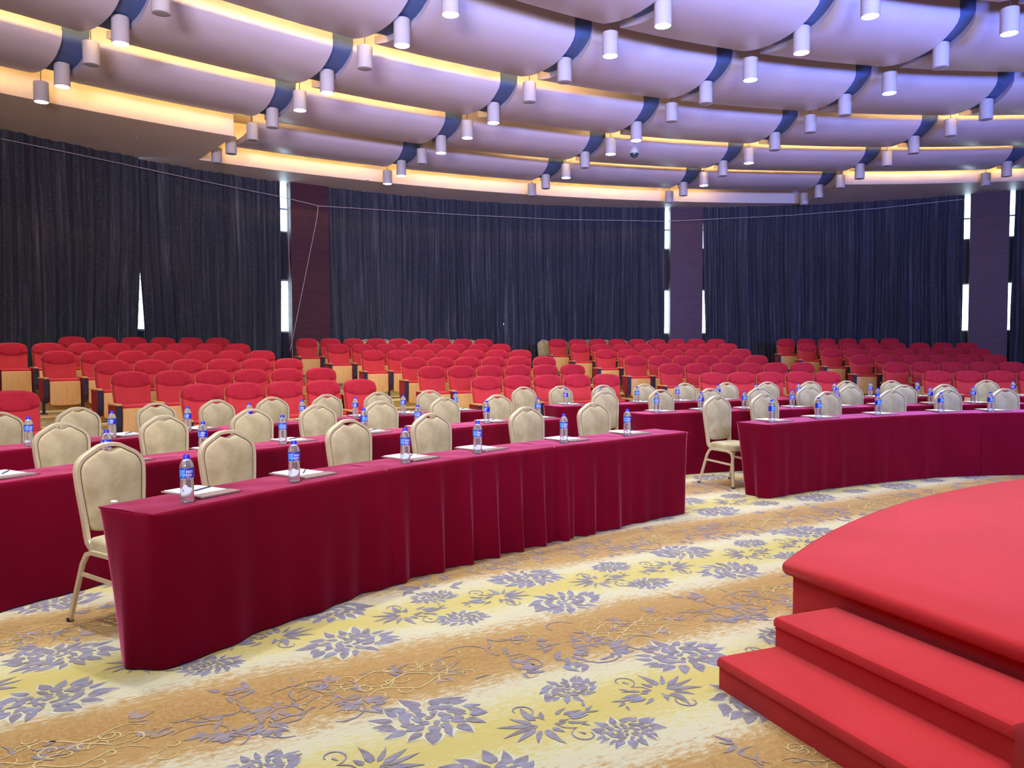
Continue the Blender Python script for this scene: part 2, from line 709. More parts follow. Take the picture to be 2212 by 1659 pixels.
def lotus(a, b, s, m, rnd):
    """m = +1 or -1: the flower and its mirror image"""
    def pt(da, db, an, L, w, bd):
        petal(a + da * m * s, b + db * m * s, radians(an if m > 0 else 180 + an), L * s, w * s, bd)
    # open flower: long pointed petals with gaps between them
    for an, L, w, bd, g in ((2, .42, .070, .12, .16), (20, .36, .085, .10, .17), (42, .30, .065, .2, .16), (68, .34, .11, .45, .13), (-15, .40, .09, -.10, .16),
                            (-36, .26, .08, -.25, .16), (-66, .34, .12, -.45, .13), (102, .16, .08, .2, .12), (-104, .18, .07, -.2, .12), (150, .14, .06, .3, .10)):
        r_ = radians(an)
        pt(.06 + g * cos(r_), g * sin(r_), an, L, w, bd)
    for an, L in ((8, .18), (30, .14), (-24, .16), (-50, .12)):
        pt(.16, .0, an, L, .022, 0)
    # half-open bud with its sepals
    for da, db, an, L, w, bd in ((-.24, .02, 158, .26, .07, .3), (-.25, -.03, 176, .30, .085, 0), (-.23, -.08, 196, .24, .07, -.3), (-.18, .08, 128, .22, .06, .5),
                                 (-.16, -.12, 228, .20, .06, -.4), (-.50, -.03, 140, .16, .05, .3), (-.52, -.05, 215, .15, .05, -.2), (-.10, .02, 172, .13, .05, 0),
                                 (-.30, .17, 100, .12, .045, .4), (-.56, -.14, 250, .12, .04, 0)):
        pt(da, db, an, L, w, bd)
    # scrolls
    curl(a + .16 * m * s, b - .40 * s * m, .17 * s, radians(95 if m > 0 else 275), 4.8, .026 * s, n=14, shrink=.6)
    curl(a - .20 * m * s, b + .42 * s * m, .17 * s, radians(-85 if m > 0 else 95), 4.8, .026 * s, n=14, shrink=.6)
    ribbon([(a + m * s * x_, b + m * s * y_) for x_, y_ in ((.02, -.08), (.05, -.16), (.11, -.21), (.16, -.24))], .030 * s)
    ribbon([(a + m * s * x_, b + m * s * y_) for x_, y_ in ((-.04, .10), (-.08, .18), (-.14, .22), (-.2, .25))], .026 * s)
    pt(.16, -.40, 100, .10, .035, .3)
    pt(-.20, .42, -80, .10, .035, .3)


def brown_group(a, b, rnd):
    for k in range(11):
        ca, cb = a + rnd.uniform(-.46, .46), b + rnd.uniform(-.27, .27)
        t0 = rnd.uniform(0, 2 * pi)
        for j in range(rnd.randint(3, 5)):
            an = t0 + j * rnd.uniform(.4, .7)
            g = rnd.uniform(.02, .05)
            petal(ca + g * cos(an), cb + g * sin(an), an + rnd.uniform(-.3, .3), rnd.uniform(.05, .105), rnd.uniform(.020, .042), rnd.uniform(-.7, .7), tip=rnd.uniform(.5, .9))
    for k in range(7):
        t0 = rnd.uniform(0, 6)
        ca, cb = a + rnd.uniform(-.42, .42), b + rnd.uniform(-.24, .24)
        petal(ca, cb, t0, rnd.uniform(.05, .12), rnd.uniform(.014, .024), rnd.choice((-1, 1)) * rnd.uniform(.8, 1.4))
    for k in range(5):
        curl(a + rnd.uniform(-.4, .4), b + rnd.uniform(-.2, .2), rnd.uniform(.07, .15), rnd.uniform(0, 6), rnd.choice((-1, 1)) * rnd.uniform(2.0, 3.6), .011)
    for k in range(6):
        curl(a + rnd.uniform(-.5, .5), b + rnd.uniform(-.25, .25), rnd.uniform(.02, .045), rnd.uniform(0, 6), rnd.choice((-1, 1)) * rnd.uniform(3.5, 5), .007, 2, 8, .2)


def cream_group(a, b, rnd):
    x, y = a - .30, b + rnd.uniform(-.02, .02)
    for k in range(22):
        r = rnd.uniform(.022, .05)
        cx, cyy = a + rnd.uniform(-.30, .30), b + rnd.uniform(-.17, .17) * (1 - .3 * abs(k % 5 - 2))
        curl(cx, cyy, r, rnd.uniform(0, 6), rnd.choice((-1, 1)) * rnd.uniform(3.5, 5.5), .008, 2, 9, .2)
    for q in (-.10, .0, .09):
        ribbon([(a - .30 + t * .06, b + q + .04 * sin(t * 1.3 + q * 30)) for t in range(11)], .009, 2)


for jb in range(-2, 9):
    for ja in range(-5, 9):
        a0, b0 = ja * 1.335, 2.64 + jb * 1.51
        gx, gy = ab(a0 + 1.7, b0)
        if not (-9 < gx < 10 and -1.0 < gy < 13.5):
            continue
        rr = random.Random(ja * 31 + 7 * jb)
        chrys(a0 + 1.20, b0 - .262, .235, 1, rr)
        chrys(a0 + 1.24, b0 + .27, .235, -1, rr)
        lotus(a0 + 1.64, b0 - .005, .36, -1, rr)
        lotus(a0 + 2.20, b0 + .01, .36, 1, rr)
        chrys(a0 + 1.87, b0 - .215, .145, -1, rr)
        chrys(a0 + 1.88, b0 + .215, .145, 1, rr)
        brown_group(a0 + 1.86, b0 + .74, rr)
        brown_group(a0 + 1.30 + .9, b0 + .66, rr)
        cream_group(a0 + 1.25, b0 + .70, rr)
floor = fl.build('floor', [M['carpet'], M['petal'], M['cream_line'], M['cream_edge']], kind='structure')

# ---- seating tiers: five carpeted arcs, each its own platform
DR, DZ, RA = 1.570, 0.1547, 17.649
for k in range(1, 6):
    rf = RA + DR * k - 0.88
    mb = MB()
    R = []
    n = 72
    for i in range(n + 1):
        t = -78 + 118 * i / n
        d = Vector((sin(radians(t)), cos(radians(t))))
        oc = Vector(C0) - Vector(W0)
        bb = oc.dot(d)
        ro = -bb + sqrt(bb * bb - oc.dot(oc) + (RO - .15) ** 2) if k == 5 else rf + DR + 0.25
        z0, z1 = DZ * (k - 1) + 0.002, DZ * k
        R.append([polar(C0, rf, t, z0), polar(C0, ro, t, z0), polar(C0, ro, t, z1), polar(C0, rf + .02, t, z1),
                  polar(C0, rf - .012, t, z1 - .02), polar(C0, rf, t, z1 - .035)])
    mb.rings(R)
    o = mb.build('floor', [M['carpet']], kind='structure')

mb = MB()
R = []
for i in range(49):
    t = -36 + 34 * i / 48
    R.append([polar(C0, 25.98, t, DZ * 5 + .002), polar(C0, 26.95, t, DZ * 5 + .002), polar(C0, 26.95, t, DZ * 5 + .085), polar(C0, 25.98, t, DZ * 5 + .085)])
mb.rings(R)
mb.build('floor', [M['carpet']], kind='structure')

# ---- outer wall with window openings, columns
def wallpart(name, t0, t1, z0, z1, n, mat, r0=RO - .2, r1=RO):
    return MB().rings(arc_band(W0, r0, r1, t0, t1, z0, z1, n)).build(name, mat, kind='structure')


wallpart('wall_back', -66, 40, 0, 2.06, 60, M['frame_dark'])
wallpart('wall_back', -66, 40, 3.60, 4.96, 60, M['frame_dark'])
wallpart('wall_back', -66, 40, 6.45, 7.5, 60, M['frame_dark'])
wallpart('wall_front', 40, 294, 0, 7.5, 120, M['wall_paint'])
wn = 0
for t0, t1 in ((-66, -37.0), (-37.0, 1.0), (1.0, 28.4), (28.4, 40)):
    wn += 1
    w = MB()
    for z0, z1 in ((2.06, 3.60), (4.96, 6.45)):
        w.rings(arc_band(W0, RO - .10, RO - .09, t0 + .05, t1 - .05, z0, z1, 24))
    wo = w.build('window_%d' % wn, M['glass'], kind='structure')
    f = MB()
    nv = max(2, int((t1 - t0) / 4))
    for k in range(nv + 1):
        t = t0 + (t1 - t0) * k / nv
        for z0, z1 in ((2.06, 3.60), (4.96, 6.45)):
            f.rings(arc_band(W0, RO - .13, RO - .05, t - .07, t + .07, z0, z1, 1))
    for z in (2.06, 3.56, 4.96, 5.62, 6.41):
        f.rings(arc_band(W0, RO - .13, RO - .05, t0, t1, z, z + .05, 24))
    f.build('window_frame', M['window_frame'], wo)
    b = MB()
    for k in range(1, 6):
        b.rings(arc_band(W0, RO - .30, RO - .22, t0, t1, 2.06 + k * .262, 2.073 + k * .262, 24))
    b.build('window_louver', M['window_frame'], wo)

PIER = [('wall_pillar_left', -38.62, -35.17), ('wall_pillar_center', -0.86, 2.41), ('wall_pillar_right', 26.84, 29.96),
        ('wall_pillar_far_left', -76.2, -72.8)]
for nm, t0, t1 in PIER:
    mb = MB()
    tm = (t0 + t1) / 2
    hw = radians(t1 - t0) / 2 * 18.87
    cx, cyy = polar(W0, 19.02, tm)
    ca, sa = cos(-radians(tm)), sin(-radians(tm))
    zz = [0.74, 2.1, 3.25, 4.4, 5.55, 6.5]
    for z0, z1 in zip(zz, zz[1:]):
        mb.box((cx, cyy, (z0 + z1) / 2), (2 * hw, .30, z1 - z0 - .006), 0, -radians(tm))
    mb.box((cx, cyy, 3.6), (2 * hw - .02, .28, 5.6), 0, -radians(tm))
    mb.build(nm, M['darkwood'], kind='structure')

# ---- ceiling: dark slab above, plaster soffit ring, curved suspended panels
mb = MB()
ring = [polar(W0, RO + .1, 360 * k / 64, 7.35) for k in range(64)]
mb.add(ring + [(p[0], p[1], 7.5) for p in ring], [tuple(reversed(range(64))), tuple(64 + k for k in range(64))] +
       [(k, (k + 1) % 64, 64 + (k + 1) % 64, 64 + k) for k in range(64)])
mb.build('ceiling', M['void_paint'], kind='structure')


def wall_r(t):
    d = Vector((sin(radians(t)), cos(radians(t))))
    oc = Vector(K0) - Vector(W0)
    bb = oc.dot(d)
    return -bb + sqrt(bb * bb - oc.dot(oc) + (RO - .2) ** 2)


mb = MB()
for t0, t1, ri in ((-74, -37.70, 26.38), (-37.70, -0.95, 29.02), (-0.95, 34, 26.15)):
    n = max(4, int((t1 - t0) / 0.8))
    R = []
    for i in range(n + 1):
        t = t0 + (t1 - t0) * i / n
        ro = wall_r(t)
        R.append([polar(K0, ri, t, ZS), polar(K0, ro, t, ZS), polar(K0, ro, t, ZS + .10), polar(K0, ri + .08, t, ZS + .10),
                  polar(K0, ri + .08, t, 7.34), polar(K0, ri, t, 7.34)])
    mb.rings(R)
for t, ra, rb in ((-37.70, 26.38, 29.1), (-0.95, 26.15, 29.1)):
    e = .12 if t < -10 else -.12
    mb.rings([[polar(K0, r, t, ZS + .002), polar(K0, r, t - e, ZS + .002), polar(K0, r, t - e, 7.33), polar(K0, r, t, 7.33)] for r in (ra, rb)])
mb.build('ceiling', M['soffit_paint'], kind='structure')

LINES = [-64.1, -55.1, -46.1, -37.2, -28.15, -19.3, -10.3, -1.42, 7.5, 16.4, 25.4]
PROF = [(0.0, 6.68), (.05, 6.60), (.14, 6.54), (.28, 6.475), (.45, 6.425), (.65, 6.40), (.9, 6.395), (1.15, 6.41), (1.4, 6.445), (1.62, 6.495), (1.82, 6.55)]
RINGS = [18.66 + 2.62 * k for k in range(-4, 4)]
RNAME = ['ninth', 'eighth', 'seventh', 'sixth', 'fifth', 'third', 'second', 'first']


def ring_exists(k, s):
    """ring index k (0..7), sector s between LINES[s] and LINES[s+1]"""
    if k == 7:
        return 3 <= s <= 6
    return True


# which fascia is lit from below by its cove light: (ring, sector): (from, to) share of the sector
COVE = {(5, 2): (0, 1), (5, 3): (0, 1), (5, 4): (0, .5), (5, 6): (.7, 1), (5, 7): (0, 1), (5, 8): (0, 1),
        (6, 1): (0, 1), (6, 2): (0, 1), (6, 3): (0, 1), (6, 5): (0, 1), (6, 6): (0, 1), (6, 7): (0, 1), (6, 8): (0, 1),
        (7, 3): (0, .22), (7, 4): (.78, 1), (7, 5): (0, 1), (7, 6): (0, 1),
        (8, 3): (0, 1), (8, 4): (0, 1), (8, 5): (0, 1), (8, 6): (0, .35), (7, 0): (0, 1), (7, 1): (0, 1), (7, 2): (0, 1), (7, 7): (.05, 1), (7, 8): (0, .3)}


def sect_name(s):
    return 'bay %s from the left' % ORD[s]


for k, r0 in enumerate(RINGS):
    for s in range(len(LINES) - 1):
        if not ring_exists(k, s) or (k < 2 and s < 2):
            continue
        g = 0.5 if r0 > 16 else 0.62
        t0, t1 = LINES[s] + g, LINES[s + 1] - g
        n = 24
        R = []
        for i in range(n + 1):
            t = t0 + (t1 - t0) * i / n
            c = [polar(K0, r0 + r, t, z) for r, z in PROF]
            top = [polar(K0, r0 + r, t, z + .13) for r, z in reversed(PROF[3:])]
            R.append([polar(K0, r0, t, 7.05)] + c + top + [polar(K0, r0 + .10, t, 6.74), polar(K0, r0 + .10, t, 7.05)])
        mb = MB().rings(R)
        row = ['', '', '', '', 'fourth', 'third', 'second', 'outermost'][k] if k > 3 else ['', 'sixth', 'fifth', 'fifth'][k]
        rn = {7: 'outermost', 6: 'second', 5: 'third', 4: 'fourth', 3: 'fifth', 2: 'sixth', 1: 'seventh', 0: 'eighth'}[k]
        o = mb.build('ceiling_panel', M['ceiling_paint'], smooth=40)
        tag(o, 'curved white suspended ceiling panel, %s ring from the curtains, %s column from the left' % (rn, ORD[s]),
            'ceiling panel', 'curved suspended ceiling panels')
        # recessed dark slot beside it
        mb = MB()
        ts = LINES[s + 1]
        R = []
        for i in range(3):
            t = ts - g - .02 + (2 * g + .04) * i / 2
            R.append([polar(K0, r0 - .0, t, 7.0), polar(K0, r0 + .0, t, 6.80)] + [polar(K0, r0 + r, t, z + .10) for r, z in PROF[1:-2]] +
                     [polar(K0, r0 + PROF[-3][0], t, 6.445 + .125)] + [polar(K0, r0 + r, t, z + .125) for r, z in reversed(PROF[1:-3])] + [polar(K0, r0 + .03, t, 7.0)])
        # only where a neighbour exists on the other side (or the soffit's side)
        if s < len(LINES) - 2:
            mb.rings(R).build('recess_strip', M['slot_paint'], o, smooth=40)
            if k == 7 and s == 6:
                pass
    if k == 7:
        # slot on the far left side of the outermost ring
        pass

for (k, s), (fa, fb) in COVE.items():
    if k == 7 and not ring_exists(7, s):
        rl = 26.38 if s < 3 else 26.15
    elif k == 8:
        rl = 29.02
    else:
        rl = RINGS[k]
    t0 = LINES[s] + .45 + (LINES[s + 1] - LINES[s] - .9) * fa
    t1 = LINES[s] + .45 + (LINES[s + 1] - LINES[s] - .9) * fb
    if rl in RINGS:
        mb = MB().rings(arc_band(K0, rl - 1.16, rl - 1.14, t0, t1, 6.660, 6.686, 24))
    else:
        lip = max(q for q in RINGS if q + 1.82 < rl) + 1.82
        mb = MB().rings(arc_band(K0, lip - .035, lip - .02, t0, t1, 6.69, 6.70, 24))
    o = mb.build('cove_light', M['led_warm'] if rl in RINGS else M['led_soft'])
    tag(o, 'warm glowing cove light strip, %s from the curtains, column %s from the left' % (
        {5: 'fourth', 6: 'third', 7: 'second', 8: 'nearest'}[k], ORD[s]), 'cove light', 'warm cove light strips above the ceiling panels')

# ---- pendant downlights on a polar grid
def make_lamp(lit, rod):
    root = thing('downlight')
    h = .39 if not rod else .36
    r = .125
    prof = [(r - .012, .0), (r, .004), (r, h - .004), (r - .004, h), (.0, h)]
    mb = MB()
    n = 24
    loops = [(r - .014, .035), (r - .012, .0), (r, .004), (r, h - .006), (r - .006, h)]
    R = [[(a * cos(2 * pi * k / n), a * sin(2 * pi * k / n), z) for k in range(n)] for a, z in loops]
    mb.rings(R, cap=False)
    b = len(mb.v) - n
    mb.f.append(tuple(b + k for k in range(n)))
    mb.mi.append(0)
    mb.box((r * .99, 0, h * .72), (.012, .03, .012))
    mb.build('housing', M['lamp_white'], root, smooth=40)
    mb = MB().lathe([(.0, -.006), (r * .6, -.004), (r - .015, .003), (r - .015, .03), (.0, .03)], n)
    mb.build('lens', M['lens_lit'] if lit == 1 else M['lens_blue'] if lit == 2 else M['lamp_dark'], root)
    if rod:
        MB().tube([(0, 0, h), (0, 0, 7.35 - 6.1)], .008).build('rod', M['rod'], root)
    else:
        MB().lathe([(.03, h), (.03, h + .22)], 10).build('mount', M['rod'], root)
    return root


lamp_proto = {}
spot_data = {}


def lamp(r, deg, rod, lit, label):
    key = (rod, lit)
    if key not in lamp_proto:
        lamp_proto[key] = make_lamp(lit, rod)
        o = lamp_proto[key]
    else:
        o = dup(lamp_proto[key])
    x, y, _ = polar(K0, r, deg, 0)
    o.location = (x, y, 6.1)
    o.rotation_euler = (0, 0, random.uniform(0, 6))
    tag(o, label, 'downlight', 'cylinder downlights hanging from the ceiling')
    if lit:
        if lit not in spot_data:
            l = bpy.data.lights.new('lamp_beam', 'SPOT')
            l.energy = 430 if lit == 1 else 480
            l.color = (1.0, 0.93, 0.82) if lit == 1 else (0.86, 0.92, 1.0)
            l.spot_size = radians(105)
            l.spot_blend = 1.0
            l.shadow_soft_size = 0.10
            spot_data[lit] = l
        lo = bpy.data.objects.new('lamp_beam', spot_data[lit])
        lo.location = (x, y, 6.08)
        COL.objects.link(lo)
    return o


GR = {-2: 13.95, -1: 16.62, 0: 19.25, 1: 21.95, 2: 24.65, 3: 27.3}
PR = {-2: 15.22, -1: 17.9, 0: 20.47, 1: 23.2, 2: 25.84, 3: 28.4}
LIT = {-46.1: 'G1 G2 P2', -37.2: 'G0 P-1b G1 P1', -28.15: 'G-1b P-1b G1 P1 G2 G3 P3', -19.3: 'P-2b G-1b P-1b G1 P1 P2',
       -10.3: 'P-2b P-1b P1 P2'}
SHOW = {-46.1: 'P0 G1 P1 G2 P2', -37.2: 'P-1 G0 P0 G1 P1 G2 P2 G3 P3', -28.15: 'G-1 P-1 G0 P0 G1 P1 G2 P2 G3 P3',
        -19.3: 'P-2 G-1 P-1 G0 P0 G1 P1 G2 P2 G3 P3', -10.3: 'P-2 G-1 P-1 G0 P0 G1 P1 G2 P2 G3 P3',
        -1.42: 'G0 P0 G1 P1 G2 P2 G3 P3', 7.5: 'G2 P2'}
for ln, names in SHOW.items():
    litd = {q.rstrip('b'): (2 if q.endswith('b') else 1) for q in LIT.get(ln, '').split()}
    li = LINES.index(ln) - 1
    names = names.split()
    for q in names:
        k = int(q[1:])
        r = (GR if q[0] == 'G' else PR)[k]
        lit = litd.get(q, 0)
        pos = len(names) - 1 - names.index(q)
        lamp(r, ln, q[0] == 'P', lit, '%s downlight %s, %s from the curtains, %s line from the left' % (
            'lit' if lit else 'unlit', 'on a rod' if q[0] == 'P' else 'in a slot', ORD[pos], ORD[li - 1]))
# the same grid carries on above and behind the camera, all lit
for ln in (-64.1, -55.1, -46.1, -37.2, -28.15, -19.3, -10.3, -1.42, 7.5):
    for r in (9.9, 12.6, 13.95, 15.22, 16.62, 17.9):
        x, y = polar(K0, r, ln)
        if y < 1.0 or hypot(x - W0[0], y - W0[1]) > 17:
            if y < -4 or hypot(x - W0[0], y - W0[1]) > 17:
                continue
        # skip those already hung inside the picture
        zc = 4.6
        if y > 1:
            u, v = 1690 * x / (y * cos(PITCH)), 758 - 1690 * zc / y
            if v > -60 and abs(u) < 1180:
                continue
        if r in (9.9, 13.95, 17.9, 15.22):
            lamp(r, ln, False, 2, 'lit white cylinder downlight above the front of the hall, out of the picture')


# ================================================================== CURTAINS
def curtain(label, eL, eR, nx, seed, z0=0.80, z1=6.32, rc=18.97):
    """eL, eR: functions of z giving the edge angle in degrees"""
    rnd = random.Random(seed)
    tl, tr = eL(3.0), eR(3.0)
    L = radians(tr - tl) * 18.95
    ph = [rnd.uniform(0, 6) for _ in range(6)]
    wl = [rnd.uniform(.24, .30), rnd.uniform(.40, .5), rnd.uniform(1.1, 1.5), rnd.uniform(.15, .18)]
    nz = 14
    R = []
    for j in range(nz + 1):
        z = z0 + (z1 - z0) * j / nz
        row = []
        fall = 1 - j / nz
        for side in (0, 1):
            seq = range(nx + 1) if side == 0 else range(nx, -1, -1)
            for i in seq:
                u = i / nx
                s = u * L + .05 * sin(z * .8 + ph[4]) * sin(u * 9 + ph[5])
                w = (.45 + .55 * fall)
                f = .065 * sin(2 * pi * s / wl[0] + ph[0] + 1.3 * sin(s * 1.1)) * w + .040 * sin(2 * pi * s / wl[1] + ph[1] + sin(s * 2.1)) * w \
                    + .035 * sin(2 * pi * s / wl[2] + ph[2]) + .014 * sin(2 * pi * s / wl[3] + ph[3])
                t = eL(z) + (eR(z) - eL(z)) * u
                row.append(polar(W0, rc + f + (.012 if side else 0), t, z))
        R.append(row)
    o = MB().rings(R, cap=True).build('curtain', M['curtain'], smooth=75)
    return tag(o, label, 'curtain', 'floor-length dark curtains around the back wall')


def const(v):
    return lambda z: v


def flare(top, bot, zt, zb):
    return lambda z: top if z > zt else bot if z < zb else top + (bot - top) * ((zt - z) / (zt - zb)) ** 1.2


curtain('dark grey pleated curtain at the far left, left of the bright slit', const(-66), flare(-50.87, -51.34, 4.0, 1.2), 560, 1)
curtain('dark grey pleated curtain between the bright slit and the left pillar', flare(-50.93, -50.42, 4.0, 1.2), flare(-39.27, -39.42, 3.5, 1.0), 420, 2, rc=19.10)
curtain('dark grey pleated curtain just right of the left pillar', flare(-35.25, -34.9, 6.4, 1.0), lambda z: -17.90 - (.10 if 2.1 < z < 2.75 else 0), 600, 3)
curtain('dark blue-grey pleated curtain just left of the middle pillar', lambda z: -17.90 + (.06 if 2.1 < z < 2.75 else 0), const(-1.36), 600, 4)
curtain('dark blue-grey pleated curtain between the middle and right pillars', flare(2.42, 2.72, 5.9, 2.2), const(26.38), 760, 5)
curtain('dark pleated curtain at the far right edge, right of the right pillar', flare(30.38, 30.15, 6.4, 2.6), const(42), 260, 6)

# thin rope slung along the curtains, knotted at the left pillar
WIRE = [(-60.44, 6.0), (-56.07, 6.01), (-51.16, 5.98), (-45.77, 5.9), (-39.66, 5.79), (-36.25, 5.66), (-29.17, 5.74), (-22.27, 5.78),
        (-12.79, 5.78), (-1.34, 5.78), (10.57, 5.9), (19.1, 6.0), (26.11, 6.1)]
pts = [polar(W0, 18.74, t, z) for t, z in WIRE]
tag(MB().tube(pts, .010).build('rope', M['cable'], smooth=60), 'thin pale rope slung across the tops of the curtains', 'rope')
pts = [polar(W0, 18.76, t, z) for t, z in [(-36.27, 5.66), (-36.34, 5.45), (-36.48, 5.2), (-37.76, 3.33), (-39.01, 1.54)]]
tag(MB().tube(pts, .010).build('rope', M['cable'], smooth=60), 'pale cord slanting down the front of the left pillar', 'rope')
pts = [polar(W0, 18.80, t, z) for t, z in [(-38.75, 1.2), (-38.80, 2.1), (-38.92, 4.2), (-38.98, 6.2)]]
tag(MB().tube(pts, .008).build('rope', M['cable'], smooth=60), 'pale cord hanging straight down in the slit beside the left pillar', 'rope')

# dome camera under the ceiling
cx, cyy = 2.80, 18.0
t = thing('security_camera', (cx, cyy, 5.98))
MB().lathe([(.0, .62), (.02, .62), (.02, .14), (.075, .13), (.10, .09), (.105, .0), (.0, .0)], 20).build('housing', M['lamp_white'], t, smooth=40)
mk = NT('dome_glass'); mk.set(Base_Color=(.03, .05, .09), Roughness=.05)
MB().lathe([(.098 * cos(a * pi / 16), -.098 * sin(a * pi / 16)) for a in range(8, -1, -1)][::-1] if False else
           [(.098 * cos(a * pi / 16), -.098 * sin(a * pi / 16)) for a in range(0, 9)], 20).build('dome', mk.m, t, smooth=60)
tag(t, 'white security camera with dark dome hanging below the ceiling panels', 'security camera')

# small sprinkler heads in the soffit
for i, (x, y) in enumerate(((-8.3, 17.6), (-4.0, 22.0), (-7.2, 19.2))):
    o = MB().lathe([(.045, 0), (.045, -.012), (.018, -.014), (.012, -.05), (.028, -.055), (.028, -.062), (0, -.062)], 12).build('sprinkler', M['lamp_dark'])
    o.location = (x, y, ZS)
    tag(o, 'small ceiling sprinkler in the white soffit, %s from the left' % ORD[(0, 2, 1)[i]], 'sprinkler', 'sprinklers in the soffit')

# ================================================================== STAGE AND STEPS
D_ = Vector((.375, -.927)).normalized()
N_ = Vector((-.927, -.375)).normalized()
SC, SR = Vector((7.737, -.390)), 7.70


def stage_outline(inset):
    p = Vector((1.387, 3.945)) - N_ * inset
    r = SR - inset
    # chord with direction D_
    f = p - SC
    b = f.dot(D_)
    c = f.dot(f) - r * r
    ta, tb = -b - sqrt(b * b - c), -b + sqrt(b * b - c)
    P0, P1 = p + D_ * ta, p + D_ * tb
    a0 = atan2(P0.y - SC.y, P0.x - SC.x)
    a1 = atan2(P1.y - SC.y, P1.x - SC.x)
    if a1 < a0:
        a1 += 2 * pi
    # go the long way round (clockwise from P0 through the top)
    span = 2 * pi - (a1 - a0)
    out = []
    n = 120
    for k in range(n + 1):
        a = a0 - span * k / n
        out.append((SC.x + r * cos(a), SC.y + r * sin(a)))
    for k in range(1, 40):
        q = P1 + (P0 - P1) * k / 40
        out.append((q.x, q.y))
    return out


t = thing('stage', (SC.x, SC.y, 0))
R = [[(x - SC.x, y - SC.y, z) for x, y in stage_outline(i)] for z, i in ((0.0, .045), (.375, .045))]
MB().rings([list(reversed(r)) for r in R]).build('riser', M['stage'], t, smooth=40)
prof = [(.350, .05), (.350, .03), (.356, .012), (.372, .0), (.395, -.004), (.415, .002), (.426, .014), (.430, .034), (.430, .3)]
R = [[(x - SC.x, y - SC.y, z) for x, y in stage_outline(i)] for z, i in prof]
MB().rings([list(reversed(r)) for r in R]).build('stage_deck', M['stage'], t, smooth=50)
tag(t, 'low red carpeted stage platform with curved front edge', 'stage')

S0 = Vector((1.2035, 3.533))


def step_block(p, L, depth, h):
    """p: front left corner, runs along D_, depth towards -N_"""
    q = .012
    prof = [(0.0, 0.0), (0.0, h - .055), (-.004, h - .052), (-.012, h - .045), (-.012, h - .022), (-.006, h - .008), (.006, h - .001), (.02, h), (depth, h), (depth, 0.0)]
    R = []
    for e, sh in ((0.0, .018), (.006, .006), (.02, 0.0), (L - .02, 0.0), (L - .006, .006), (L, .018)):
        R.append([tuple((p + D_ * e - N_ * (o if o < depth else o))) + (min(z, h - sh) if z > h - .03 else z,) for o, z in prof])
    return R


t = thing('stage_steps', (S0.x, S0.y, 0))
for p, dep, h in ((S0 + N_ * .311, .311, .150), (S0, .338, .288)):
    R = step_block(p, 1.13, dep, h)
    R = [[(x - S0.x, y - S0.y, z) for x, y, z in r] for r in R]
    MB().rings(R).build('step', M['stage'], t, smooth=35)
tag(t, 'two red carpeted steps leading up onto the stage', 'steps')


